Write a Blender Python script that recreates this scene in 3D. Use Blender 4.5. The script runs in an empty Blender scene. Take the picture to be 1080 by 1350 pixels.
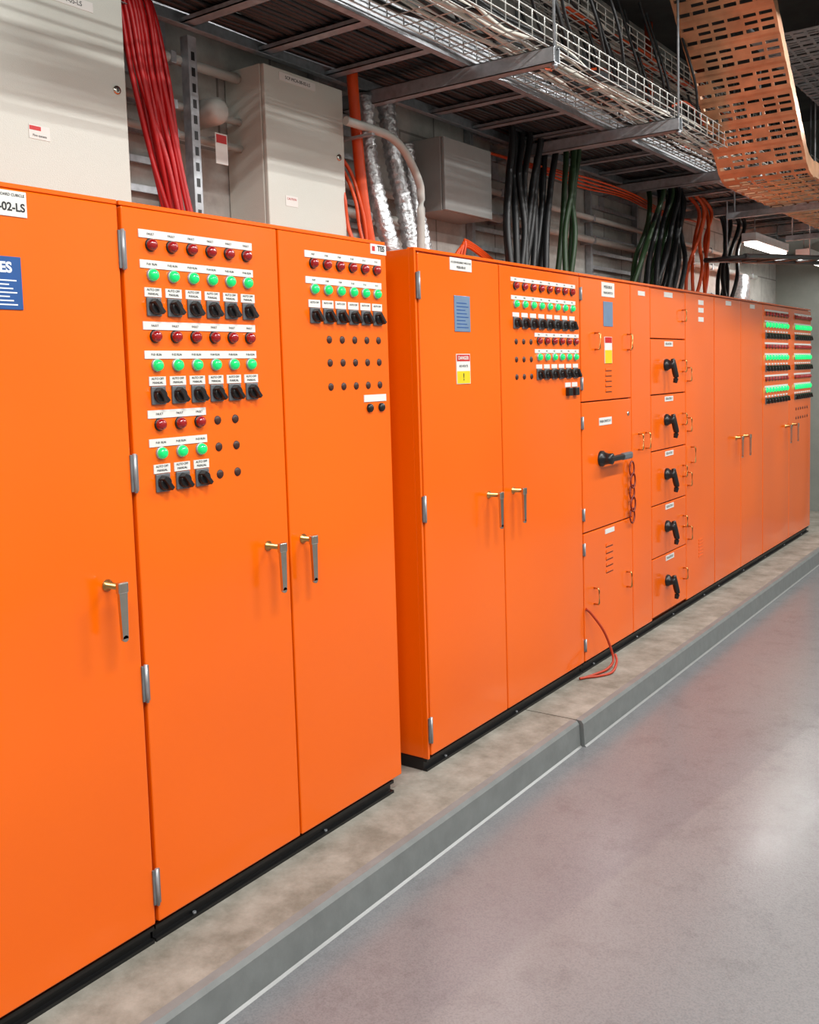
import bpy, bmesh, random
from math import *
from mathutils import Vector, Matrix
random.seed(7)
sc=bpy.context.scene
COL=sc.collection

# ------------------------------------------------------------------ materials
def newmat(name):
    m=bpy.data.materials.new(name); m.use_nodes=True
    nt=m.node_tree; b=nt.nodes['Principled BSDF']
    return m,nt,b
def lin(r,g,b):
    f=lambda c:(c/255/12.92) if c<=10 else ((c/255+.055)/1.055)**2.4
    return (f(r),f(g),f(b),1)
def simple(name,rgb,rough=.5,metal=0,var=.06,scale=20,bump=0,emit=0,coat=0,spec=None):
    m,nt,b=newmat(name)
    c=lin(*rgb)
    tc=nt.nodes.new('ShaderNodeTexCoord'); n=nt.nodes.new('ShaderNodeTexNoise')
    n.inputs['Scale'].default_value=scale; n.inputs['Detail'].default_value=5
    nt.links.new(tc.outputs['Object'],n.inputs['Vector'])
    r=nt.nodes.new('ShaderNodeValToRGB')
    r.color_ramp.elements[0].position=.3; r.color_ramp.elements[1].position=.7
    r.color_ramp.elements[0].color=tuple(x*(1-var) for x in c[:3])+(1,)
    r.color_ramp.elements[1].color=tuple(min(1,x*(1+var)) for x in c[:3])+(1,)
    nt.links.new(n.outputs['Fac'],r.inputs['Fac']); nt.links.new(r.outputs['Color'],b.inputs['Base Color'])
    b.inputs['Roughness'].default_value=rough; b.inputs['Metallic'].default_value=metal
    if coat: b.inputs['Coat Weight'].default_value=coat; b.inputs['Coat Roughness'].default_value=.12
    if spec is not None: b.inputs['Specular IOR Level'].default_value=spec
    if emit:
        b.inputs['Emission Color'].default_value=c; b.inputs['Emission Strength'].default_value=emit
    if bump:
        bn=nt.nodes.new('ShaderNodeBump'); bn.inputs['Strength'].default_value=bump; bn.inputs['Distance'].default_value=.01
        nt.links.new(n.outputs['Fac'],bn.inputs['Height']); nt.links.new(bn.outputs['Normal'],b.inputs['Normal'])
    return m
def orange_mat():
    m,nt,b=newmat('orange_powdercoat')
    tc=nt.nodes.new('ShaderNodeTexCoord')
    n=nt.nodes.new('ShaderNodeTexNoise'); n.inputs['Scale'].default_value=1.3; n.inputs['Detail'].default_value=2
    nt.links.new(tc.outputs['Object'],n.inputs['Vector'])
    r=nt.nodes.new('ShaderNodeValToRGB')
    r.color_ramp.elements[0].position=.3; r.color_ramp.elements[1].position=.7
    r.color_ramp.elements[0].color=(.83,.122,.0008,1); r.color_ramp.elements[1].color=(.86,.132,.001,1)
    nt.links.new(n.outputs['Fac'],r.inputs['Fac']); nt.links.new(r.outputs['Color'],b.inputs['Base Color'])
    b.inputs['Roughness'].default_value=.2
    b.inputs['Specular IOR Level'].default_value=.4
    n2=nt.nodes.new('ShaderNodeTexNoise'); n2.inputs['Scale'].default_value=1.5; n2.inputs['Detail'].default_value=0
    n3=nt.nodes.new('ShaderNodeTexNoise'); n3.inputs['Scale'].default_value=260; n3.inputs['Detail'].default_value=2
    nt.links.new(tc.outputs['Object'],n2.inputs['Vector']); nt.links.new(tc.outputs['Object'],n3.inputs['Vector'])
    b1=nt.nodes.new('ShaderNodeBump'); b1.inputs['Strength'].default_value=.6; b1.inputs['Distance'].default_value=.05
    b2=nt.nodes.new('ShaderNodeBump'); b2.inputs['Strength'].default_value=.10; b2.inputs['Distance'].default_value=.001
    nt.links.new(n2.outputs['Fac'],b1.inputs['Height']); nt.links.new(n3.outputs['Fac'],b2.inputs['Height'])
    nt.links.new(b1.outputs['Normal'],b2.inputs['Normal']); nt.links.new(b2.outputs['Normal'],b.inputs['Normal'])
    nt.links.new(b1.outputs['Normal'],b.inputs['Coat Normal'])
    b.inputs['Coat Weight'].default_value=.4; b.inputs['Coat Roughness'].default_value=.06
    return m
def floor_mat():
    m,nt,b=newmat('painted_floor')
    tc=nt.nodes.new('ShaderNodeTexCoord')
    mp=nt.nodes.new('ShaderNodeMapping'); mp.inputs['Scale'].default_value=(1.2,.35,1)
    nt.links.new(tc.outputs['Object'],mp.inputs['Vector'])
    n=nt.nodes.new('ShaderNodeTexNoise'); n.inputs['Scale'].default_value=1.1; n.inputs['Detail'].default_value=6; n.inputs['Roughness'].default_value=.6
    nt.links.new(mp.outputs['Vector'],n.inputs['Vector'])
    r=nt.nodes.new('ShaderNodeValToRGB'); e=r.color_ramp.elements
    e[0].position=.36; e[0].color=lin(114,115,118); e[1].position=.66; e[1].color=lin(121,123,124)
    nt.links.new(n.outputs['Fac'],r.inputs['Fac'])
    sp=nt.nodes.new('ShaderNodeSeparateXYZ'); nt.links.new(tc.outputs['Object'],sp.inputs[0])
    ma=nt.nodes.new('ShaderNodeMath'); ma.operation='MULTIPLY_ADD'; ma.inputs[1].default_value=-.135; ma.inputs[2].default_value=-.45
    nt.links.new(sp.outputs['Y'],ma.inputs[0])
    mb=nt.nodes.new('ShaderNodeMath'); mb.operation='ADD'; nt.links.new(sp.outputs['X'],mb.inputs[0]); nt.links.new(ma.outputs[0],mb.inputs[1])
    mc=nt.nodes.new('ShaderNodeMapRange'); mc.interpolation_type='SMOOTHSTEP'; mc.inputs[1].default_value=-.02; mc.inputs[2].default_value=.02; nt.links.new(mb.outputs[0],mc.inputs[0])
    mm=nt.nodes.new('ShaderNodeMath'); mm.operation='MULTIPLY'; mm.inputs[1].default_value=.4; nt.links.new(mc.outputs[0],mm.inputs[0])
    m0=nt.nodes.new('ShaderNodeMix'); m0.data_type='RGBA'; m0.inputs[7].default_value=lin(130,131,131)  # lighter grey past a diagonal edge: floor sheen put into the colour
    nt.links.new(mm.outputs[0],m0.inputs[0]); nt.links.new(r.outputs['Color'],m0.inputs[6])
    n2=nt.nodes.new('ShaderNodeTexNoise'); n2.inputs['Scale'].default_value=180; n2.inputs['Detail'].default_value=3
    nt.links.new(tc.outputs['Object'],n2.inputs['Vector'])
    r2=nt.nodes.new('ShaderNodeValToRGB'); r2.color_ramp.elements[0].position=.3; r2.color_ramp.elements[0].color=(.82,.82,.82,1)
    r2.color_ramp.elements[1].position=.6; r2.color_ramp.elements[1].color=(1.02,1.02,1.02,1)
    nt.links.new(n2.outputs['Fac'],r2.inputs['Fac'])
    mx=nt.nodes.new('ShaderNodeMix'); mx.data_type='RGBA'; mx.blend_type='MULTIPLY'; mx.inputs[0].default_value=1
    nt.links.new(m0.outputs[2],mx.inputs[6]); nt.links.new(r2.outputs['Color'],mx.inputs[7])
    n4=nt.nodes.new('ShaderNodeTexNoise'); n4.inputs['Scale'].default_value=7; n4.inputs['Detail'].default_value=9; n4.inputs['Roughness'].default_value=.75
    nt.links.new(tc.outputs['Object'],n4.inputs['Vector'])
    r4=nt.nodes.new('ShaderNodeValToRGB'); r4.color_ramp.elements[0].position=.3; r4.color_ramp.elements[0].color=(.82,.82,.82,1); r4.color_ramp.elements[1].position=.5; r4.color_ramp.elements[1].color=(1,1,1,1)
    nt.links.new(n4.outputs['Fac'],r4.inputs['Fac'])
    my=nt.nodes.new('ShaderNodeMix'); my.data_type='RGBA'; my.blend_type='MULTIPLY'; my.inputs[0].default_value=1
    nt.links.new(mx.outputs[2],my.inputs[6]); nt.links.new(r4.outputs['Color'],my.inputs[7])
    nt.links.new(my.outputs[2],b.inputs['Base Color'])
    n3=nt.nodes.new('ShaderNodeTexNoise'); n3.inputs['Scale'].default_value=3; n3.inputs['Detail'].default_value=4
    nt.links.new(tc.outputs['Object'],n3.inputs['Vector'])
    r3=nt.nodes.new('ShaderNodeMapRange'); r3.inputs[3].default_value=.12; r3.inputs[4].default_value=.32
    nt.links.new(n3.outputs['Fac'],r3.inputs[0]); nt.links.new(r3.outputs[0],b.inputs['Roughness'])
    bn=nt.nodes.new('ShaderNodeBump'); bn.inputs['Strength'].default_value=.2; bn.inputs['Distance'].default_value=.002
    nt.links.new(n2.outputs['Fac'],bn.inputs['Height']); nt.links.new(bn.outputs['Normal'],b.inputs['Normal'])
    return m
def concrete(name,c1,c2,scale=4,rough=.8):
    m,nt,b=newmat(name)
    tc=nt.nodes.new('ShaderNodeTexCoord')
    n=nt.nodes.new('ShaderNodeTexNoise'); n.inputs['Scale'].default_value=scale; n.inputs['Detail'].default_value=10; n.inputs['Roughness'].default_value=.7
    nt.links.new(tc.outputs['Object'],n.inputs['Vector'])
    r=nt.nodes.new('ShaderNodeValToRGB'); e=r.color_ramp.elements
    e[0].position=.35; e[0].color=lin(*c1); e[1].position=.68; e[1].color=lin(*c2)
    nt.links.new(n.outputs['Fac'],r.inputs['Fac']); nt.links.new(r.outputs['Color'],b.inputs['Base Color'])
    b.inputs['Roughness'].default_value=rough
    bn=nt.nodes.new('ShaderNodeBump'); bn.inputs['Strength'].default_value=.4; bn.inputs['Distance'].default_value=.006
    nt.links.new(n.outputs['Fac'],bn.inputs['Height']); nt.links.new(bn.outputs['Normal'],b.inputs['Normal'])
    return m
def block_wall():
    m,nt,b=newmat('blockwork')
    tc=nt.nodes.new('ShaderNodeTexCoord'); sp=nt.nodes.new('ShaderNodeSeparateXYZ'); cb=nt.nodes.new('ShaderNodeCombineXYZ')
    nt.links.new(tc.outputs['Object'],sp.inputs[0]); nt.links.new(sp.outputs['Y'],cb.inputs['X']); nt.links.new(sp.outputs['Z'],cb.inputs['Y'])
    br=nt.nodes.new('ShaderNodeTexBrick'); br.inputs['Scale'].default_value=1; br.inputs['Brick Width'].default_value=.6; br.inputs['Row Height'].default_value=.3
    br.inputs['Mortar Size'].default_value=.006
    br.inputs['Color1'].default_value=lin(196,195,188); br.inputs['Color2'].default_value=lin(182,181,175); br.inputs['Mortar'].default_value=lin(138,136,131)
    nt.links.new(cb.outputs[0],br.inputs['Vector'])
    n=nt.nodes.new('ShaderNodeTexNoise'); n.inputs['Scale'].default_value=6; n.inputs['Detail'].default_value=9; n.inputs['Roughness'].default_value=.7
    nt.links.new(tc.outputs['Object'],n.inputs['Vector'])
    r=nt.nodes.new('ShaderNodeValToRGB'); r.color_ramp.elements[0].color=(.58,.58,.58,1); r.color_ramp.elements[0].position=.3; r.color_ramp.elements[1].position=.7
    nt.links.new(n.outputs['Fac'],r.inputs['Fac'])
    mx=nt.nodes.new('ShaderNodeMix'); mx.data_type='RGBA'; mx.blend_type='MULTIPLY'; mx.inputs[0].default_value=1
    nt.links.new(br.outputs['Color'],mx.inputs[6]); nt.links.new(r.outputs['Color'],mx.inputs[7]); nt.links.new(mx.outputs[2],b.inputs['Base Color'])
    b.inputs['Roughness'].default_value=.85
    return m

ORANGE=orange_mat()
GAP=simple('door_gap_shadow_seal',(40,14,4),.8)
BLACK=simple('black_plastic',(22,22,24),.35)
PLINTH=simple('black_plinth_steel',(14,14,15),.4)
DARKGREY=simple('grey_plastic',(92,96,100),.4)
WHITE=simple('white_label',(218,217,212),.45,var=.02)
RED=simple('red_lens',(150,8,12),.15,coat=.6)
GREEN=simple('green_lens',(8,200,105),.2,coat=.4,emit=.5)
GREENB=simple('lit_green_lens',(20,225,110),.2,emit=1.0)
CHROME=simple('polished_chrome',(200,195,185),.22,metal=1)
BRASS=simple('warm_plated_shaft',(205,160,100),.28,metal=1)
HOLE=simple('black_hole_plug',(58,26,14),.5)
BLUE=simple('blue_plate',(28,78,140),.4)
PALEBLUE=simple('engraved_steel_plate',(120,145,175),.35,metal=.3)
YELLOW=simple('yellow_sign',(220,195,20),.45)
SIGNRED=simple('red_sign',(190,20,20),.45)
INK=simple('black_ink',(25,25,30),.6)
WINK=simple('white_ink',(230,235,240),.6)
CREAM=simple('light_grey_powdercoat',(198,201,192),.33,var=.02,scale=300,bump=.12)
GREYBOX=simple('grey_powdercoat',(150,154,152),.4,var=.03)
GALV=simple('galvanised_steel',(168,172,176),.4,metal=.55,var=.18,scale=35)
GALVD=simple('weathered_galvanised_steel',(118,121,124),.45,metal=.4,var=.2,scale=25)
WIRE=simple('zinc_wire',(200,200,195),.35,metal=.5)
TRAYM=simple('zinc_tray_orange_bounce',(196,148,112),.36,metal=.55,var=.22,scale=9)  # zinc base warmed: orange bounce light from below put into its colour
CABK=simple('black_cable',(20,22,24),.45)
CAGN=simple('green_black_cable',(36,62,34),.45)
CARD=simple('red_cable',(180,16,20),.42)
CAOR=simple('orange_cable',(215,76,18),.42)
CAWH=simple('white_cable',(225,222,210),.5)
PVC=simple('grey_pvc_conduit',(180,182,176),.45)
FOIL=simple('foil_duct',(200,202,204),.3,metal=.8,var=.3,scale=40,bump=.8)
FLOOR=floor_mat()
KTOP=concrete('kerb_concrete',(112,109,98),(154,151,141),7)
KFACE=simple('grey_kerb_paint',(112,116,115),.38,var=.10,scale=14,bump=.2)
BLOCK=block_wall()
CEIL=concrete('ceiling_concrete',(62,62,62),(92,91,89),2)
WALLP=concrete('painted_wall',(140,143,141),(154,157,153),2,.6)
WALLG=concrete('far_wall_paint',(122,128,122),(138,144,136),2,.6)
LAMPH=simple('luminaire_white',(235,235,235),.4)
DIFF=simple('luminaire_diffuser',(255,252,245),.4,emit=6)
CAULK=simple('grey_sealant',(130,131,130),.3)

# ------------------------------------------------------------------ mesh builder
class B:
    def __init__(s): s.bm=bmesh.new(); s.mats=[]
    def mi(s,m):
        if m not in s.mats: s.mats.append(m)
        return s.mats.index(m)
    def box(s,x0,x1,y0,y1,z0,z1,m,bev=0,rot=None):
        t=bmesh.new(); bmesh.ops.create_cube(t,size=1)
        for v in t.verts: v.co=Vector(((x0+x1)/2+v.co.x*(x1-x0),(y0+y1)/2+v.co.y*(y1-y0),(z0+z1)/2+v.co.z*(z1-z0)))
        if bev: bmesh.ops.bevel(t,geom=list(t.edges),offset=bev,segments=2,affect='EDGES',profile=.5)
        s._merge(t,m,rot)
    def _merge(s,t,m,mat=None,smooth=False):
        i=s.mi(m); vm={}
        for v in t.verts: vm[v]=s.bm.verts.new(mat@v.co if mat else v.co)
        for f in t.faces:
            try: g=s.bm.faces.new([vm[v] for v in f.verts]); g.material_index=i; g.smooth=smooth
            except ValueError: pass
        t.free()
    def prism(s,prof,axis_pt,ext,m):
        i=s.mi(m); a=[s.bm.verts.new(Vector(p)) for p in prof]; b=[s.bm.verts.new(Vector(p)+Vector(ext)) for p in prof]
        n=len(prof)
        fs=[s.bm.faces.new(a[::-1]),s.bm.faces.new(b)]
        for k in range(n): fs.append(s.bm.faces.new([a[k],a[(k+1)%n],b[(k+1)%n],b[k]]))
        for f in fs: f.material_index=i
    def lathe(s,c,prof,m,seg=16,axis='x'):
        i=s.mi(m); rings=[]
        for (h,r) in prof:
            ring=[]
            for k in range(seg):
                a=2*pi*k/seg; u,v=r*cos(a),r*sin(a)
                p={'x':(c[0]+h,c[1]+u,c[2]+v),'y':(c[0]+v,c[1]+h,c[2]+u),'z':(c[0]+u,c[1]+v,c[2]+h)}[axis]
                ring.append(s.bm.verts.new(p))
            rings.append(ring)
        for a,b in zip(rings,rings[1:]):
            for k in range(seg):
                f=s.bm.faces.new([a[k],a[(k+1)%seg],b[(k+1)%seg],b[k]]); f.material_index=i; f.smooth=True
        f=s.bm.faces.new(rings[-1]); f.material_index=i
    def tube(s,pts,r,m,seg=8,close=False):
        i=s.mi(m); pts=[Vector(p) for p in pts]; rings=[]
        up=Vector((0,0,1)); n=len(pts)
        for k,p in enumerate(pts):
            if close: t=(pts[(k+1)%n]-pts[k-1]).normalized()
            else: t=(pts[min(k+1,n-1)]-pts[max(k-1,0)]).normalized()
            a=t.cross(up)
            if a.length<.05: a=t.cross(Vector((1,0,0)))
            a.normalize(); b=t.cross(a)
            rr=r[k] if isinstance(r,(list,tuple)) else r
            rings.append([s.bm.verts.new(p+a*rr*cos(2*pi*j/seg)+b*rr*sin(2*pi*j/seg)) for j in range(seg)])
        prs=list(zip(rings,rings[1:]))
        if close: prs.append((rings[-1],rings[0]))
        for a,b in prs:
            for j in range(seg):
                f=s.bm.faces.new([a[j],a[(j+1)%seg],b[(j+1)%seg],b[j]]); f.material_index=i; f.smooth=True
        if not close:
            for q in (rings[0][::-1],rings[-1]):
                f=s.bm.faces.new(q); f.material_index=i
    def obj(s,name,parent=None):
        bmesh.ops.recalc_face_normals(s.bm,faces=list(s.bm.faces))
        me=bpy.data.meshes.new(name); s.bm.to_mesh(me); s.bm.free()
        for m in s.mats: me.materials.append(m)
        o=bpy.data.objects.new(name,me); COL.objects.link(o)
        if parent: o.parent=parent
        return o
def empty(name):
    e=bpy.data.objects.new(name,None); COL.objects.link(e); e.empty_display_size=.2; return e
def catmull(P,n=8):
    P=[Vector(p) for p in P]; Q=[P[0]*2-P[1]]+P+[P[-1]*2-P[-2]]; out=[]
    for i in range(1,len(Q)-2):
        for k in range(n):
            t=k/n; a,b,c,d=Q[i-1],Q[i],Q[i+1],Q[i+2]
            out.append(.5*((2*b)+(c-a)*t+(2*a-5*b+4*c-d)*t*t+(3*b-a-3*c+d)*t**3))
    out.append(P[-1]); return out
def wires(name,groups,parent=None,res=2):
    objs=[]
    for gi,(paths,r,m) in enumerate(groups):
        cu=bpy.data.curves.new(name,'CURVE'); cu.dimensions='3D'; cu.bevel_depth=r; cu.bevel_resolution=res; cu.use_fill_caps=True
        for p in paths:
            sp=cu.splines.new('POLY'); sp.points.add(len(p)-1)
            for q,c in zip(sp.points,p): q.co=(c[0],c[1],c[2],1)
        cu.materials.append(m)
        o=bpy.data.objects.new(name,cu); COL.objects.link(o)
        if parent: o.parent=parent
        objs.append(o)
    return objs
def text(s,y,z,size,m,parent,x=.0032,align='CENTER',bold=0):
    cu=bpy.data.curves.new('lettering','FONT'); cu.body=s; cu.size=size; cu.align_x=align; cu.align_y='CENTER'; cu.extrude=.0002; cu.offset=bold
    cu.materials.append(m)
    o=bpy.data.objects.new('lettering',cu); o.location=(x,y,z); o.rotation_euler=(pi/2,0,pi/2); COL.objects.link(o); o.parent=parent
    return o

# ------------------------------------------------------------------ component makers (all on the door plane x=0)
def lamp(b,y,z,m,r=.0165):
    b.lathe((0,y,z),[(0,r*1.1),(.004,r*1.1),(.006,r*.98)],BLACK if m is RED else GALV,14)
    b.lathe((0,y,z),[(.004,r*.97),(.012,r*.95),(.017,r*.78),(.0205,r*.4),(.021,.001)],m,14)
def plug(b,y,z,r=.0135):
    b.lathe((0,y,z),[(0,r),(.003,r*.9),(.004,r*.3)],HOLE,12)
def switch(b,y,z,s=.050):
    b.box(0,.006,y-s/2,y+s/2,z-s/2,z+s/2,DARKGREY,.002)
    b.lathe((.006,y,z),[(0,s*.40),(.012,s*.38),(.014,s*.33)],BLACK,16)
    M=Matrix.Translation((.02,y,z))@Matrix.Rotation(radians(40),4,'X')
    t=bmesh.new(); bmesh.ops.create_cube(t,size=1)
    for v in t.verts: v.co=Vector((v.co.x*.022,v.co.y*.013*(1.3 if v.co.x<0 else .8),v.co.z*s*.88))
    b._merge(t,BLACK,M)
def strip(b,y0,y1,z0,z1,m=None): b.box(0,.0025,y0,y1,z0,z1,m or WHITE)
def lhandle(b,y,z,out=.065,L=.135):
    b.lathe((0,y,z),[(0,.016),(.004,.016),(.006,.009),(out-.012,.008)],BRASS,14)
    x=out-.012
    b.box(x,x+.016,y-.016,y+.016,z-.016,z+.014,CHROME,.004)
    pr=[(x+.003,y-.013,z-.012),(x+.003,y-.009,z-L),(x+.003,y+.009,z-L),(x+.003,y+.013,z-.012)]
    b.prism([Vector(p) for p in pr],None,(.010,0,0),CHROME)
    b.lathe((x+.003,y,z-L),[(0,.009),(.010,.009)],CHROME,10)
def hinge(b,y,z,L=.10):
    b.box(-.002,.005,y-.012,y-.002,z-L/2,z+L/2,GALVD,.001)
    b.box(-.002,.005,y+.002,y+.012,z-L/2,z+L/2,GALVD,.001)
    b.tube([(.006,y,z-L/2-.003),(.006,y,z+L/2+.003)],.005,GALV,10)
def dpull(b,y,z,h=.085,out=.03):
    b.tube([(0,y,z-h/2),(out*.8,y,z-h/2),(out,y,z-h/2+.008),(out,y,z+h/2-.008),(out*.8,y,z+h/2),(0,y,z+h/2)],.0045,BRASS,8)
def rotary(b,y,z,k=1.0):
    b.lathe((0,y,z),[(0,.036*k),(.012,.036*k),(.018,.030*k),(.035,.024*k),(.05,.026*k),(.058,.02*k),(.059,.002)],BLACK,20)
    c=catmull([(.045,y,z+.035*k),(.05,y,z),(.055,y+.006*k,z-.04*k),(.06,y+.012*k,z-.075*k),(.055,y+.008*k,z-.11*k)],4)
    b.tube(c,[.012*k+.006*k*sin(pi*i/(len(c)-1)) for i in range(len(c))],BLACK,10)
def door(b,y0,y1,z0,z1,bev=.004): b.box(-.022,0,y0+.004,y1-.004,z0,z1,ORANGE,bev)
ZK=-.05
def carcass(name,y0,y1,depth=.595,pe=0,ps=0):
    e=empty(name)
    b=B()
    b.box(-depth,-.026,y0+.001,y1-.001,0,2.0,ORANGE,.004)
    b.box(-.026,-.018,y0+.012,y1-.012,.012,1.985,GAP)
    b.box(-.026,-.004,y0+.001,y1-.001,1.992,2.004,ORANGE,.002)
    for yy in (y0+.05,y1-.05):
        for xx in (-.06,-depth+.06): b.lathe((xx,yy,2.0),[(0,.011),(.01,.011),(.012,.006)],ORANGE,6,'z')
    b.obj('carcass',e)
    p=B()
    p.box(-depth+.02,-.028,y0+.001+ps,y1-.001-pe,ZK,-.001,PLINTH,.002)
    p.box(-.03,-.012,y0+.001+ps,y1-.001-pe,ZK,ZK+.010,PLINTH); p.box(-.03,-.012,y0+.001+ps,y1-.001-pe,-.012,-.001,PLINTH)
    y=y0+.15
    while y<y1-.1: p.lathe((-.02,y,ZK+.01),[(0,.006),(.005,.006)],GALVD,6,'z'); y+=.6
    p.obj('plinth_channel',e)
    return e

# ================================================================== ROOM
def room():
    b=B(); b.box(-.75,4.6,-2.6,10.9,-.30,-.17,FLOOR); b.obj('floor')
    b=B(); b.box(-.80,-.66,-2.6,10.9,-.169,4.0,BLOCK); b.obj('wall_left')
    b=B(); b.box(-.66,4.5,10.75,10.9,-.169,4.0,WALLG); b.obj('wall_far')
    b=B(); b.box(4.5,4.6,-2.6,10.9,-.169,4.0,WALLP); b.obj('wall_right')
    b=B(); b.box(-.66,4.5,-2.6,-2.5,-.169,4.0,WALLP); b.obj('wall_back')
    b=B(); b.box(-.8,4.6,-2.6,10.9,4.0,4.12,CEIL); b.obj('ceiling')
    e=empty('concrete_kerb')
    for (y0,y1,xe) in ((-2.5,3.86,.255),(3.868,10.74,.272)):
        b=B()
        b.box(-.655,xe-.03,y0,y1,-.169,ZK-.0005,KTOP)
        pr=[(xe-.03,y0,-.169),(xe+.012,y0,-.169),(xe+.006,y0,ZK-.016),(xe-.004,y0,ZK-.003),(xe-.03,y0,ZK+.0005)]
        b.prism([Vector(p) for p in pr],None,(0,y1-y0,0),KFACE)
        b.prism([Vector(p) for p in [(xe+.012,y0,-.169),(xe+.020,y0,-.1695),(xe+.012,y0,-.163)]],None,(0,y1-y0,0),CAULK)
        b.obj('kerb_segment',e)
room()

# ================================================================== BLOCK A
e0=carcass('control_cabinet',.47,1.677)
b=B(); door(b,.47,1.073,.012,1.99); door(b,1.073,1.677,.012,1.99); b.obj('doors',e0)
b=B(); lhandle(b,1.575,.995); lhandle(b,.58,.995); b.obj('handles',e0)
b=B(); strip(b,1.22,1.405,1.925,1.985); b.box(0,.003,1.20,1.380,1.705,1.83,BLUE,.001)
for k in range(7): b.box(.003,.0035,1.225,1.365-.01*(k%3),1.715+k*.0095,1.718+k*.0095,WINK)
b.obj('nameplates',e0)
text('MSSB-08-02-LS',1.400,1.946,.027,INK,e0,align='RIGHT',bold=.0006); text('MOTOR SWITCHBOARD CUBICLE',1.400,1.975,.009,INK,e0,align='RIGHT')
text('TES',1.328,1.803,.034,WINK,e0,x=.0036,bold=.0012)

e1=carcass('control_cabinet',1.681,2.862,pe=.04)
b=B(); door(b,1.681,2.285,.012,1.99); door(b,2.285,2.862,.012,1.99); b.obj('doors',e1)
b=B(); lhandle(b,2.185,1.0); lhandle(b,2.350,.997,.05); b.obj('handles',e1)
b=B()
for z in (1.875,1.28,.70,.118): hinge(b,1.681,z)
b.obj('hinges',e1)
cA=[1.777+.0727*k for k in range(6)]
L=B();S=B();T=B()
rows=[('r',1.895),('g',1.814),('s',1.728),('r',1.648),('g',1.569),('s',1.486),('r',1.406),('g',1.327),('s',1.244)]
for ri,(t,z) in enumerate(rows):
    n=6 if ri<6 else 3
    if t!='s':
        y1=cA[n-1]+.026
        strip(T,1.737,y1,z+.018,z+.040)
        for k in range(n): text('P-%02d RUN'%(k+1) if t=='g' else 'FAULT',cA[k],z+.029,.0085,INK,e1)
    for k in range(n):
        y=cA[k]
        if t=='s':
            switch(S,y,z)
            strip(T,y-.029,y+.029,z+.027,z+.052)
            text('AUTO OFF',y,z+.046,.009,INK,e1); text('MANUAL',y,z+.035,.009,INK,e1)
        else: lamp(L,y,z,RED if t=='r' else GREEN)
for y in (1.995,2.067):
    for z in (1.406,1.327,1.246): plug(L,y,z)
cB=[2.450+.0686*k for k in range(6)]
for (t,z) in (('r',1.897),('g',1.813),('s',1.726)):
    if t!='s': strip(T,2.41,2.822,z+.018,z+.040)
    for k,y in enumerate(cB):
        if t=='s': switch(S,y,z); strip(T,y-.029,y+.029,z+.027,z+.052); text('AUTO OFF',y,z+.043,.009,INK,e1)
        else: lamp(L,y,z,RED if t=='r' else GREEN); text('P-%02d'%(k+7),y,z+.029,.0085,INK,e1)
for r_ in (1.648,1.570,1.489):
    for k in range(5): plug(L,2.521+.069*k,r_)
for y in (2.731,2.80): L.lathe((0,y,1.408),[(0,.016),(.008,.015),(.012,.011),(.0125,.001)],BLACK,14)
strip(T,2.70,2.83,1.430,1.455)
strip(T,2.765,2.857,1.955,1.99)
text('TES',2.825,1.975,.026,INK,e1,bold=.0008); b2=B(); b2.box(.0025,.003,2.773,2.79,1.965,1.982,SIGNRED); b2.obj('logo',e1)
L.obj('indicator_lamps',e1); S.obj('selector_switches',e1); T.obj('label_strips',e1)

# ================================================================== BLOCK B
e2=carcass('control_cabinet',3.043,4.486)
b=B(); door(b,3.058,3.68,.012,1.985); door(b,3.68,4.486,.012,1.985)
b.box(-.03,-.004,3.044,3.056,.0,1.995,ORANGE,.002)
b.obj('doors',e2)
b=B(); lhandle(b,3.55,.998); lhandle(b,3.765,.992,.06); b.obj('handles',e2)
b=B()
for z in (1.86,1.0,.118): hinge(b,3.058,z)
b.obj('hinges',e2)
L=B();S=B();T=B()
c7=[3.82+.0815*k for k in range(8)]
def brow(t,z,ys):
    if t!='s': strip(T,ys[0]-.04,ys[-1]+.04,z+.019,z+.037)
    for k,y in enumerate(ys):
        if t=='s': switch(S,y,z); strip(T,y-.029,y+.029,z+.027,z+.046)
        else: lamp(L,y,z,RED if t=='r' else GREEN); text('P-%02d'%(k+1),y,z+.028,.009,INK,e2)
brow('r',1.902,c7[:8]); brow('g',1.822,c7); brow('s',1.738,c7)
c5=[4.035+.0775*k for k in range(6)]
brow('r',1.660,c5); brow('g',1.585,c5); brow('s',1.505,c5)
for y in (3.82,3.89,3.96):
    for z in (1.655,1.575,1.497): plug(L,y,z)
for y in (4.335,4.41): S.box(0,.02,y-.022,y+.022,1.395,1.435,BLACK,.003); strip(T,y-.03,y+.03,1.438,1.46)
strip(T,3.285,3.45,1.935,1.985); text('ACCESS REQUIRED SWB-CP-02',3.367,1.967,.011,INK,e2); text('MSSB-08-03',3.367,1.948,.014,INK,e2)
T.box(0,.003,3.31,3.43,1.69,1.835,PALEBLUE,.001)
for k in range(8): T.box(.003,.0035,3.325,3.415-.012*(k%3),1.705+k*.014,1.709+k*.014,BLUE)
T.box(0,.003,3.315,3.42,1.478,1.60,WHITE); T.box(.003,.0036,3.318,3.417,1.57,1.597,SIGNRED); T.box(.003,.0036,3.318,3.417,1.48,1.53,YELLOW)
text('DANGER',3.367,1.583,.02,WHITE,e2,x=.0042,bold=.0004); text('415 VOLTS',3.367,1.55,.014,INK,e2,x=.004); text('!',3.367,1.505,.04,INK,e2,x=.0042,bold=.001)
L.obj('indicator_lamps',e2); S.obj('selector_switches',e2); T.obj('label_strips',e2)

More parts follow.
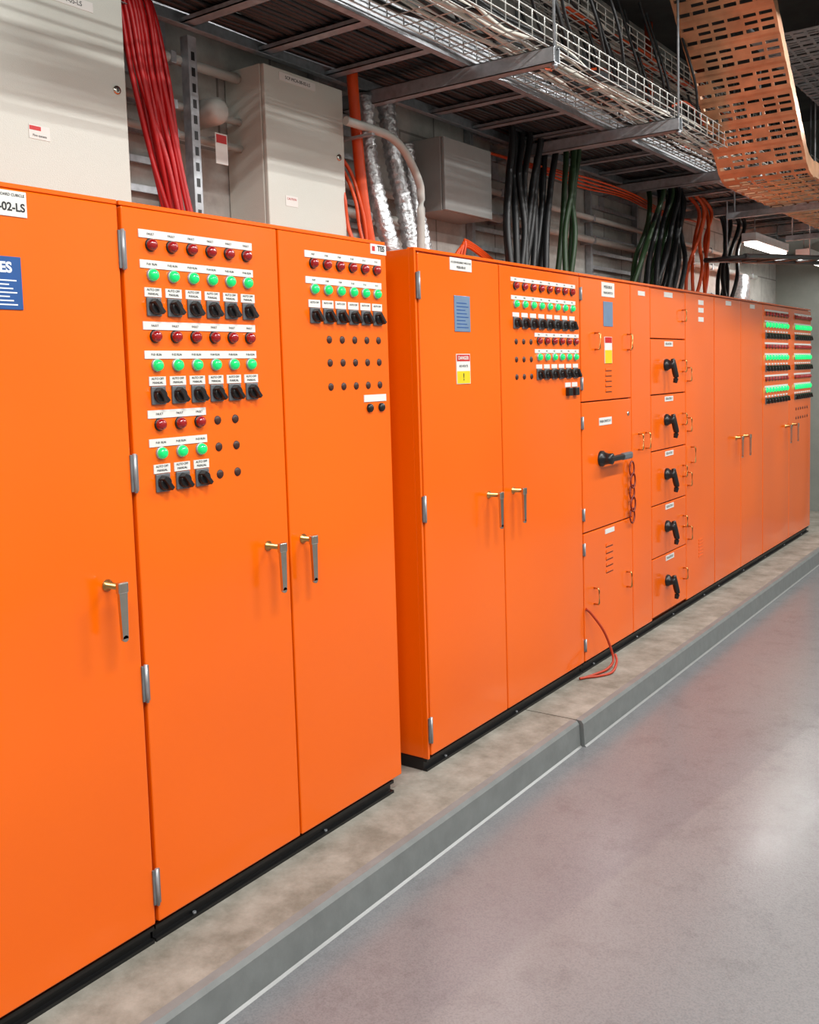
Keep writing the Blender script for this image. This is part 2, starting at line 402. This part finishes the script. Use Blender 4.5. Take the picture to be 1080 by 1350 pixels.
# ================================================================== SWITCHBOARD
e3=carcass('motor_control_switchboard',4.490,6.604)
b=B(); T=B(); H=B()
c0,c1,c2,c3,c4=4.490,5.14,5.435,6.03,6.604
for z0,z1 in ((1.358,1.985),(.685,1.352),(.012,.679)): door(b,c0,c1,z0,z1)
door(b,c1,c2,.012,1.985)
zz=[1.985,1.69,1.358,1.024,.697,.380,.022]
for a,c in zip(zz[1:],zz): door(b,c2,c3,a+.003,c-.003)
door(b,c3,c4,.012,1.985)
b.obj('compartment_doors',e3)
strip(T,4.75,4.915,1.90,1.975); text('MSSB-08-01',4.832,1.95,.022,INK,e3); text('MAIN SWITCH',4.832,1.92,.018,INK,e3)
T.box(0,.003,4.77,4.89,1.745,1.875,PALEBLUE,.001)
T.box(0,.003,4.78,4.875,1.55,1.69,WHITE); T.box(.003,.0036,4.783,4.872,1.55,1.62,YELLOW); T.box(.003,.0036,4.783,4.872,1.658,1.688,SIGNRED)
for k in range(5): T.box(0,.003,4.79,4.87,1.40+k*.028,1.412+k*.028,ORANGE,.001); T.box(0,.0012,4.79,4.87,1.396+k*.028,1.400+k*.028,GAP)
strip(T,4.70,4.86,1.225,1.265); text('MAIN SWITCH 1',4.78,1.245,.02,INK,e3)
strip(T,4.76,4.88,.64,.665)
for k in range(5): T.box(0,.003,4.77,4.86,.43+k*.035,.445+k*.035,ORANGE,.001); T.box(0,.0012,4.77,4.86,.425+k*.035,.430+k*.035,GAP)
T.lathe((0,5.09,1.27),[(0,.012),(.004,.012),(.005,.004)],CHROME,12)
strip(T,5.25,5.35,1.93,1.955)
for k,(a,c) in enumerate(zip(zz[1:],zz)):
    strip(T,5.66,5.80,c-.045,c-.015)
    if k: rotary(H,5.68,(a+c)/2+.01,1.0); text('ISOLATOR %d'%k,5.73,c-.03,.02,INK,e3)
    dpull(H,5.97,(a+c)/2,.07)
for z in (1.92,1.87,1.81): strip(T,6.28,6.38,z,z+.03)
for k in range(6): T.box(0,.003,6.27,6.36,.25+k*.022,.262+k*.022,ORANGE)
dpull(H,4.66,1.665); dpull(H,5.09,1.665); dpull(H,5.24,1.10,.09); dpull(H,5.35,1.10,.09)
dpull(H,4.61,.335); dpull(H,5.05,.34); dpull(H,6.06,1.47); dpull(H,6.13,.95,.1); dpull(H,6.06,.8); dpull(H,6.06,.45);dpull(H,6.06,1.15)
H.lathe((0,4.72,1.05),[(0,.042),(.012,.042),(.016,.035),(.045,.028),(.065,.03),(.07,.018),(.0701,.002)],BLACK,24)
H.box(.045,.072,4.70,4.88,1.034,1.064,BLACK,.008); H.box(.045,.072,4.86,4.99,1.030,1.068,DARKGREY,.01)
for z in (1.9,1.45,1.25,.78,.60,.10):
    hinge(H,4.492,z,.06)
H.obj('handles_and_isolators',e3); T.obj('labels_and_vents',e3)
C=B()
RINGM=simple('red_brown_ring',(120,34,16),.4)
for k in range(5):
    cz=.96-.066*k
    C.tube([(.018+.006*(k%2),5.095+.032*cos(a),cz+.042*sin(a)) for a in [2*pi*j/16 for j in range(16)]],.005,RINGM,6,close=True)
C.obj('key_chain',e3)
wires('orange_flexible_lead',[([catmull([(.004,4.50,.29),(.02,4.53,.26),(.055,4.60,.16),(.075,4.65,.05),(.09,4.64,-.01),(.08,4.58,-.038),(.06,4.50,-.042),(.04,4.42,-.042),(.02,4.38,-.042)]),
      catmull([(.04,4.42,-.043),(.09,4.48,-.043),(.12,4.56,-.040),(.11,4.64,-.01),(.09,4.67,.02)])],.0065,simple('red_orange_lead',(170,52,22),.45))],res=3)

# ================================================================== BLOCK C, D
e4=carcass('electrical_cabinet',6.608,7.804)
b=B(); door(b,6.608,7.22,.012,1.985); door(b,7.22,7.804,.012,1.985); b.obj('doors',e4)
b=B(); lhandle(b,7.10,.99,.05); lhandle(b,7.30,.99,.05); b.obj('handles',e4)
b=B(); strip(b,6.86,6.98,1.94,1.97); strip(b,7.45,7.57,1.94,1.97); b.obj('label_strips',e4)
e5=carcass('control_cabinet',7.808,9.40)
b=B(); door(b,7.808,8.62,.012,1.985); door(b,8.62,9.40,.012,1.985); b.obj('doors',e5)
b=B(); lhandle(b,8.50,.99,.05); lhandle(b,8.74,.99,.05); b.obj('handles',e5)
L=B();S=B();T=B()
for (ya,yb,rws) in ((7.90,8.53,9),(8.82,9.34,9)):
    ys=[ya+(yb-ya)*k/7 for k in range(8)]
    for k in range(rws):
        z=1.915-.086*k; t='rgs'[k%3]
        if t!='s': strip(T,ya-.04,yb+.04,z+.020,z+.034)
        for y in ys:
            if t=='s': switch(S,y,z); strip(T,y-.026,y+.026,z+.030,z+.042)
            else: lamp(L,y,z,RED if t=='r' else GREENB,.022 if t=='g' else .017)
for z in (1.12,1.04):
    for k in range(6): plug(L,8.86+.08*k,z)
L.obj('indicator_lamps',e5); S.obj('selector_switches',e5); T.obj('label_strips',e5)

# ================================================================== WALL BOXES
def wallbox(name,y0,y1,z0,z1,xf,xb,m,locks=()):
    e=empty(name)
    b=B()
    b.box(xb,xf-.02,y0,y1,z0,z1,m,.004)
    b.box(xf-.018,xf,y0+.002,y1-.002,z0+.002,z1-.002,m,.004)
    b.box(xf-.02,xf-.018,y0+.01,y1-.01,z0+.01,z1-.01,BLACK)
    for y,z in locks: b.lathe((xf,y,z),[(0,.014),(.005,.013),(.006,.006)],CHROME,14); b.box(xf+.004,xf+.008,y-.002,y+.002,z-.006,z+.006,BLACK)
    b.obj('enclosure',e)
    return e
w=wallbox('wall_mounted_junction_box',1.30,2.095,2.07,2.86,-.45,-.655,CREAM,[(2.055,2.45)])
b=B(); b.box(-.45,-.4485,1.73,1.80,2.245,2.285,WHITE); b.box(-.4484,-.448,1.732,1.77,2.27,2.282,SIGNRED); b.box(-.45,-.4485,1.80,1.98,2.665,2.695,WHITE); b.obj('labels',w)
text('FT-14-05-LS',1.89,2.68,.02,INK,w,x=-.448)
text('Fire system',1.765,2.255,.010,INK,w,x=-.448)
w=wallbox('wall_mounted_junction_box',2.735,3.205,2.07,2.70,-.45,-.655,CREAM,[(3.165,2.42)])
b=B(); b.box(-.45,-.4485,2.82,3.03,2.655,2.685,WHITE); b.box(-.45,-.4485,2.83,2.90,2.185,2.225,WHITE);b.obj('labels',w)
text('SCP-MCA-08-02-LS',2.925,2.67,.018,INK,w,x=-.448)
text('CAUTION',2.865,2.213,.012,SIGNRED,w,x=-.448)
w=wallbox('grey_junction_box',3.965,4.415,2.305,2.655,-.45,-.655,GREYBOX,[])

# ================================================================== CONDUITS on wall
def pipe_along_y(name,y0,y1,z,r,x=-.58,m=PVC,sad=1.2):
    b=B(); b.tube([(x,y0,z),(x,y1,z)],r,m,12)
    y=y0+.3
    while y<y1:
        b.box(-.659,x+r+.003,y-.012,y+.012,z-r-.003,z+r+.003,GALV,.002); y+=sad
    return b.obj(name)
for z,r in ((2.66,.018),(2.50,.014),(2.40,.014)): pipe_along_y('horizontal_conduit',2.10,2.73,z,r)
for z,r in ((2.50,.018),(2.36,.022),(2.12,.018)): pipe_along_y('horizontal_conduit',4.43,9.7,z,r)
for z,r in ((2.36,.022),(2.24,.022)): pipe_along_y('horizontal_conduit',3.21,3.95,z,r)
for z,r in ((3.10,.03),(3.42,.02)): pipe_along_y('horizontal_conduit',4.43,9.7,z,r)
b=B(); b.tube(catmull([(-.38,3.13,2.55),(-.37,3.30,2.545),(-.36,3.42,2.53),(-.36,3.52,2.48),(-.36,3.61,2.38),(-.37,3.64,2.30),(-.38,3.64,2.005)],6),.018,PVC,12); b.box(-.655,-.34,3.25,3.27,2.51,2.52,GALV); b.obj('bent_conduit')
b=B(); b.lathe((-.56,2.56,2.50),[(-.10,.05),(0,.05),(.03,.05),(.05,.045),(.06,.03),(.062,.001)],PVC,20); b.obj('round_junction_box')
b=B(); b.box(-.52,-.518,2.54,2.60,2.31,2.42,WHITE); b.box(-.518,-.517,2.545,2.595,2.385,2.415,SIGNRED);b.box(-.66,-.52,2.56,2.57,2.41,2.415,GALV); b.obj('warning_tag')
def riser(name,y0,y1,z0,z1,x=-.615):
    b=B()
    for y in (y0,y1): b.box(x-.04,x,y-.015,y+.015,z0,z1,GALV,.001)
    z=z0+.05
    while z<z1-.03: b.box(x-.035,x-.015,y0,y1,z-.012,z+.012,GALV); z+=.10
    return b.obj(name)
for a,c in ((2.13,2.40),(3.24,3.56),(4.5,5.1),(6.0,6.8)): riser('vertical_cable_ladder',a,c,ZK,3.6)
b=B(); b.box(-.57,-.53,2.44,2.48,2.004,2.74,GALV,.002)
for k in range(12): b.box(-.53,-.529,2.452,2.468,2.05+.055*k,2.08+.055*k,BLACK)
b.obj('vertical_strut')

def bundle(n,top,bot,spreadT,spreadB,wob=.02):
    P=[]
    for k in range(n):
        t=(k+.5)/n-.5; j=lambda s: random.uniform(-s,s)
        a=Vector((top[0]+j(spreadT[0]),top[1]+t*spreadT[1],top[2])); c=Vector((bot[0]+j(spreadB[0]),bot[1]+t*spreadB[1],bot[2]))
        m1=a.lerp(c,.33)+Vector((j(wob),j(wob),0)); m2=a.lerp(c,.66)+Vector((j(wob),j(wob),0))
        P.append(catmull([a+Vector((-.05,-.10,.12)),a,m1,m2,c],6))
    return P
ZC=2.006
wires('red_cable_bundle',[(bundle(16,(-.5,2.18,2.80),(-.46,2.315,ZC),(.04,.13),(.04,.07),.012),.009,CARD)])
wires('orange_conduit',[([catmull([(-.46,3.28,2.95),(-.46,3.29,2.7),(-.46,3.33,2.3),(-.45,3.38,ZC)])],.024,CAOR)],res=4)
wires('orange_cable_bundle',[(bundle(4,(-.50,3.24,2.4),(-.42,3.28,ZC),(.03,.10),(.03,.14)),.008,CAOR)])
def flex(name,P,r):
    c=catmull(P,14); rr=[r*(1+.09*(1 if k%2 else -1)) for k in range(len(c))]
    b=B(); b.tube(c,rr,FOIL,14); return b.obj(name)
flex('foil_flexible_duct',[(-.50,3.42,2.74),(-.50,3.43,2.5),(-.48,3.46,2.3),(-.44,3.49,2.1),(-.44,3.50,ZC)],.040)
flex('foil_flexible_duct',[(-.52,3.60,2.74),(-.50,3.62,2.5),(-.48,3.66,2.3),(-.46,3.68,2.1),(-.46,3.68,ZC)],.040)
flex('foil_flexible_duct',[(-.54,3.78,2.6),(-.53,3.80,2.4),(-.50,3.83,2.2),(-.48,3.85,ZC)],.034)
wires('orange_cable_bundle',[([catmull([(-.42,3.95+.03*k,ZC),(-.40,3.97+.03*k,2.09+.015*k),(-.42,4.1,2.14+.01*k),(-.48,4.4,2.10+.01*k),(-.50,4.7,2.02+.004*k)]) for k in range(4)],.007,CAOR)])
wires('black_power_cables',[(bundle(11,(-.38,4.76,2.80),(-.32,4.56,ZC),(.06,.50),(.06,.36),.02),.018,CABK)])
wires('green_power_cables',[(bundle(4,(-.32,5.08,2.80),(-.30,4.92,ZC),(.04,.16),(.05,.18),.02),.016,CAGN)])
wires('green_power_cables',[(bundle(7,(-.34,6.62,2.72),(-.32,6.20,ZC),(.08,.55),(.06,.55),.03),.017,CAGN)])
wires('black_power_cables',[(bundle(11,(-.28,6.70,2.72),(-.26,6.28,ZC),(.08,.6),(.06,.6),.03),.017,CABK)])
wires('orange_cable_bundle',[(bundle(5,(-.3,7.35,2.68),(-.3,7.15,ZC),(.06,.30),(.06,.2),.03),.013,CAOR)])
wires('black_power_cables',[(bundle(6,(-.3,8.1,2.68),(-.3,7.8,ZC),(.06,.4),(.06,.3),.03),.016,CABK)])
flex('foil_flexible_duct',[(-.48,8.9,2.3),(-.46,8.85,2.2),(-.45,8.8,2.1),(-.45,8.8,ZC)],.06)

# ================================================================== OVERHEAD CABLE LADDER
LX0,LX1,LZ=-.52,.03,2.75
def ladder(name,x0,x1,y0,y1,z,h=.11,pitch=.39,m=GALV,cables=0,cm=CABK,cr=.014,first=None,fl=.03,rw=.026):
    e=empty(name)
    b=B()
    for x,s in ((x0,1),(x1,-1)):
        b.box(x-.002,x+.002,y0,y1,z,z+h,m)
        b.box(min(x,x+s*fl),max(x,x+s*fl),y0,y1,z,z+.003,m)
        b.box(min(x,x+s*fl),max(x,x+s*fl),y0,y1,z+h-.003,z+h,m)
    y=first if first else y0+.15
    while y<y1:
        b.box(x0,x1,y-rw,y+rw,z+.012,z+.016,m); b.box(x0,x1,y-rw,y-rw+.003,z+.012,z+.03,m); b.box(x0,x1,y+rw-.003,y+rw,z+.012,z+.03,m)
        y+=pitch
    b.obj('ladder_frame',e)
    if cables:
        paths=[]
        for k in range(cables):
            xx=x0+.04+(x1-x0-.08)*k/(cables-1)
            p=[]; yy=y0
            while yy<=y1: p.append((xx+random.uniform(-.008,.008),yy,z+.03+cr+random.uniform(0,.012))); yy+=.4
            paths.append(p)
        wires('cables',[(paths,cr,cm)],parent=e)
    return e
ladder('overhead_cable_ladder',LX0,LX1,2.12,10.6,LZ,first=2.42,cables=20,cr=.013)
for i,yb in enumerate((3.44,4.80,6.25,7.7,9.1)):
    b=B(); x0,x1=-.655,.41
    zb=LZ-.062
    b.box(x0,x1,yb-.025,yb+.025,zb,zb+.003,GALV); b.box(x0,x1,yb-.025,yb-.021,zb,zb+.06,GALV); b.box(x0,x1,yb+.021,yb+.025,zb,zb+.06,GALV)
    b.box(x0,x1,yb-.025,yb-.012,zb+.057,zb+.06,GALV); b.box(x0,x1,yb+.012,yb+.025,zb+.057,zb+.06,GALV)
    b.box(-.66,-.650,yb-.04,yb+.04,LZ-.14,LZ+.03,GALV,.002)
    b.tube([(.40,yb,zb-.02),(.40,yb,4.0)],.006,GALV,8)
    b.lathe((.40,yb,zb-.013),[(0,.002),(0,.013),(.012,.013)],GALV,6,'z')
    b.obj('cantilever_strut_bracket')
def basket(name,x0,x1,y0,y1,z,h=.10,cr=.10,cmats=()):
    e=empty(name)
    P=[]
    xs=[x0+(x1-x0)*k/6 for k in range(7)]
    for x in xs: P.append([(x,y0,z),(x,y1,z)])
    for hh in (.33,.66,1): P.append([(x0,y0,z+h*hh),(x0,y1,z+h*hh)]); P.append([(x1,y0,z+h*hh),(x1,y1,z+h*hh)])
    y=y0
    while y<=y1: P.append([(x0,y,z+h),(x0,y,z),(x1,y,z),(x1,y,z+h)]); y+=cr
    wires('mesh',[(P,.003,WIRE)],parent=e,res=1)
    for mi_,(cm,nc) in enumerate(cmats):
        Q=[]
        for k in range(nc):
            xx=random.uniform(x0+.03,x1-.03); p=[]; yy=y0
            while yy<=y1: p.append((xx+random.uniform(-.014,.014),yy,z+.012+random.uniform(0,.06))); yy+=.4
            Q.append(catmull(p,3))
        wires('cables',[(Q,.0075,cm)],parent=e,res=1)
    return e
basket('wire_mesh_cable_basket',.08,.38,1.6,10.4,LZ+.005,cmats=((CAWH,9),(CABK,6)))
basket('wire_mesh_cable_basket',-.05,.15,3.6,10.4,LZ+.40,cmats=((CAWH,3),(CABK,3),(CAOR,3)))
Q=[]
for k in range(46):
    y=random.uniform(3.2,8.5); x=random.uniform(-.10,.36); s=random.uniform(.02,.28)
    Q.append(catmull([(x-.05,y-.22,LZ+.62),(x+.02,y-.12,LZ+.30),(x,y,LZ+.26-s*.55),(x-.03,y+.14,LZ+.13),(x-.1,y+.34,LZ+.11),(x-.2,y+.5,LZ+.09)],6))
wires('loose_black_cables',[(Q,.007,CABK)],res=1)
Q=[]
for k in range(9):
    x=random.uniform(-.4,.1)
    Q.append(catmull([(x,3.3+.3*k,LZ+.10),(x+.1,4.0+.3*k,LZ+.17),(x+.05,4.6+.3*k,LZ+.32),(x,5.4+.3*k,LZ+.18),(x-.1,6.2+.3*k,LZ+.10)],6))
wires('loose_orange_cables',[(Q,.008,CAOR)],res=1)
Q=[]
for k in range(9):
    x=-.45+.06*k+random.uniform(-.02,.02)
    Q.append(catmull([(x,2.2,LZ+.16),(x+.03,3.2,LZ+.20+random.uniform(0,.1)),(x-.02,4.4,LZ+.15+random.uniform(0,.1)),(x+.02,5.6,LZ+.22),(x,7.0,LZ+.16),(x,9.0,LZ+.18)],8))
wires('bundled_grey_cables',[(Q,.012,simple('grey_cable',(120,122,124),.5))],res=1)
Q=[]
for k in range(4):
    Q.append(catmull([(-.54+.01*k,4.3+.1*k,LZ-.075),(-.5+.035*k,4.75,LZ-.085-.01*k),(-.47+.03*k,5.5,LZ-.12+.01*k),(-.48+.03*k,6.2,LZ-.09),(-.5+.02*k,7.0,LZ-.12),(-.5,7.6+.1*k,LZ-.08)],6))
wires('loose_orange_cables',[(Q,.006,CAOR)],res=1)

# ================================================================== PERFORATED TRAY
def perf_tray(name,x0,x1,path,m,pitch=.040,flange=.09,fr=.56):
    """path: list of (y,z); slots are real openings"""
    b=B(); i=b.mi(m)
    xs=[x0]; n=6; w=(x1-x0); gap=.016; sl=(w-gap*(n+1))/n; x=x0
    for k in range(n): xs+= [x+gap, x+gap+sl]; x+=gap+sl
    xs.append(x1)
    pts=[]
    for (ya,za),(yb,zb) in zip(path,path[1:]):
        Ls=hypot(yb-ya,zb-za); k=max(1,int(Ls/pitch))
        for j in range(k):
            t=j/k
            pts.append((ya+(yb-ya)*t,za+(zb-za)*t,(yb-ya)/Ls,(zb-za)/Ls,Ls/k))
    pts.append((path[-1][0],path[-1][1],pts[-1][2],pts[-1][3],pitch))
    rows=[]
    for q_,(y,z,dy,dz,s) in enumerate(pts):
        # pressed stiffening ribs: unslotted bands stand slightly proud
        rib=.006 if q_%4==0 else 0
        rows.append((y+dz*rib,z-dy*rib,0)); rows.append((y+dy*s*fr+dz*rib,z+dz*s*fr-dy*rib,1))
    rows=rows[:-1]
    V=[[b.bm.verts.new((x,y,z)) for x in xs] for (y,z,_) in rows]
    for r_ in range(len(rows)-1):
        slot=rows[r_][2]==1; band=(r_//2)
        for c in range(len(xs)-1):
            if slot and (c%2==1) and (band%4!=0) and not (band%4==2 and (c//2)%3==0): continue
            f=b.bm.faces.new([V[r_][c],V[r_][c+1],V[r_+1][c+1],V[r_+1][c]]); f.material_index=i
    for side,xx in ((0,x0),(1,x1)):
        U=[b.bm.verts.new((xx,y,z+flange)) for (y,z,_) in rows]
        c=0 if side==0 else len(xs)-1
        for r_ in range(len(rows)-1):
            f=b.bm.faces.new([V[r_][c],V[r_+1][c],U[r_+1],U[r_]]); f.material_index=i
    o=b.obj(name); so=o.modifiers.new('thickness','SOLIDIFY'); so.thickness=.003; return o
perf_tray('perforated_cable_tray',.29,.78,[(4.37,3.99),(5.80,2.625),(5.84,2.60),(5.90,2.585),(10.6,2.585)],TRAYM)
perf_tray('perforated_cable_tray',.42,.88,[(5.9,3.40),(10.6,3.40)],GALV)
perf_tray('perforated_cable_tray',1.0,1.4,[(3.0,3.45),(10.6,3.45)],GALVD)
ladder('overhead_cable_ladder',.85,1.35,6.8,10.6,3.0,m=GALVD,cables=8)
b=B()
for y in (6.9,8.5,10.1):
    b.box(-.0,1.6,y-.02,y+.02,2.535,2.576,GALV); b.box(.82,1.6,y-.02,y+.02,2.955,2.996,GALV)
    for x in (.05,.84,1.5): b.tube([(x,y,2.53),(x,y,4.0)],.006,GALV,8)
b.obj('trapeze_hanger')
b=B()
path=catmull([(-.25,7.2,2.30),(-.18,7.7,2.33),(.0,8.3,2.35),(.35,9.0,2.36),(.85,9.6,2.36),(1.4,10.0,2.36)],8)
DK=simple('dark_painted_steel',(60,62,64),.45)
Lf=[];Rt=[]
for k,p in enumerate(path):
    t=(path[min(k+1,len(path)-1)]-path[max(k-1,0)]).normalized(); nn=Vector((t.y,-t.x,0))
    Lf.append(p); Rt.append(p+nn*.30)
b.tube(Lf,.02,DK,6); b.tube(Rt,.02,DK,6)
for k in range(0,len(path),3): b.tube([Lf[k],Rt[k]],.012,DK,6)
for k in (6,20,34): b.tube([Lf[k],(Lf[k].x,Lf[k].y,4.0)],.006,GALV,6)
b.obj('curved_cable_ladder')
b=B(); b.tube([(-.56,8.0,3.5),(-.56,8.0,4.0)],.055,simple('brown_pipe',(150,70,40),.5),14); b.tube([(-.56,6.9,2.9),(-.56,6.9,3.99)],.03,CAOR,12); b.obj('riser_pipe')
b=B(); b.box(.35,1.3,10.70,10.748,-.168,1.95,simple('far_door_paint',(120,128,118),.5),.005); b.box(.30,1.35,10.72,10.7495,1.95,2.0,GALVD); b.obj('door_1')

# ================================================================== LIGHTS
def batten(y,x=2.3,z=3.55,power=90,L=1.25,vis=False,top=4.0):
    e=empty('batten_luminaire')
    b=B(); b.box(x-.06,x+.06,y-L/2-.02,y+L/2+.02,z+.02,z+.09,LAMPH,.006)
    if vis: b.box(x-.045,x+.045,y-L/2,y+L/2,z-.01,z+.019,DIFF,.01)
    for yy in (y-.35,y+.35): b.tube([(x,yy,z+.09),(x,yy,top)],.005,GALV,6)
    b.obj('housing',e)
    l=bpy.data.lights.new('tube','AREA'); l.shape='RECTANGLE'; l.size=.12; l.size_y=L; l.energy=power; l.color=(1,.985,.96)
    o=bpy.data.objects.new('tube',l); o.location=(x,y,z-.02 if vis else z+.01); COL.objects.link(o); o.parent=e
for y,pw in ((-.8,95),(1.6,108),(4.2,100),(6.8,98),(9.3,100)): batten(y,x=2.1,z=3.65,power=pw)
for y in (.5,3.5,6.5): batten(y,x=3.7,power=45)
batten(8.65,x=-.20,z=2.50,power=9,L=1.0,vis=True,top=LZ)
batten(9.9,x=-.10,z=2.48,power=8,L=.8,vis=True,top=LZ)
wd=bpy.data.worlds.new('world'); sc.world=wd; wd.use_nodes=True
wd.node_tree.nodes['Background'].inputs[0].default_value=(.8,.85,.9,1); wd.node_tree.nodes['Background'].inputs[1].default_value=.3

# ================================================================== CAMERA
yw,p,r=0.61564,0.085,-0.02951
F=Vector((-sin(yw)*cos(p),cos(yw)*cos(p),-sin(p)))
R0=F.cross(Vector((0,0,1))).normalized(); U0=R0.cross(F)
R=R0*cos(r)+U0*sin(r); U=-R0*sin(r)+U0*cos(r)
cam=bpy.data.cameras.new('camera'); co=bpy.data.objects.new('camera',cam); COL.objects.link(co)
M=Matrix((R,U,-F)).transposed().to_4x4(); M.translation=Vector((2.10075,0,1.52508)); co.matrix_world=M
cam.sensor_fit='VERTICAL'; cam.sensor_height=36; cam.lens=1270.3/1350*36; cam.shift_y=-(675-601.2)/1350; cam.clip_start=.05
sc.camera=co
sc.view_settings.view_transform='Standard'; sc.view_settings.look='None'; sc.view_settings.exposure=0
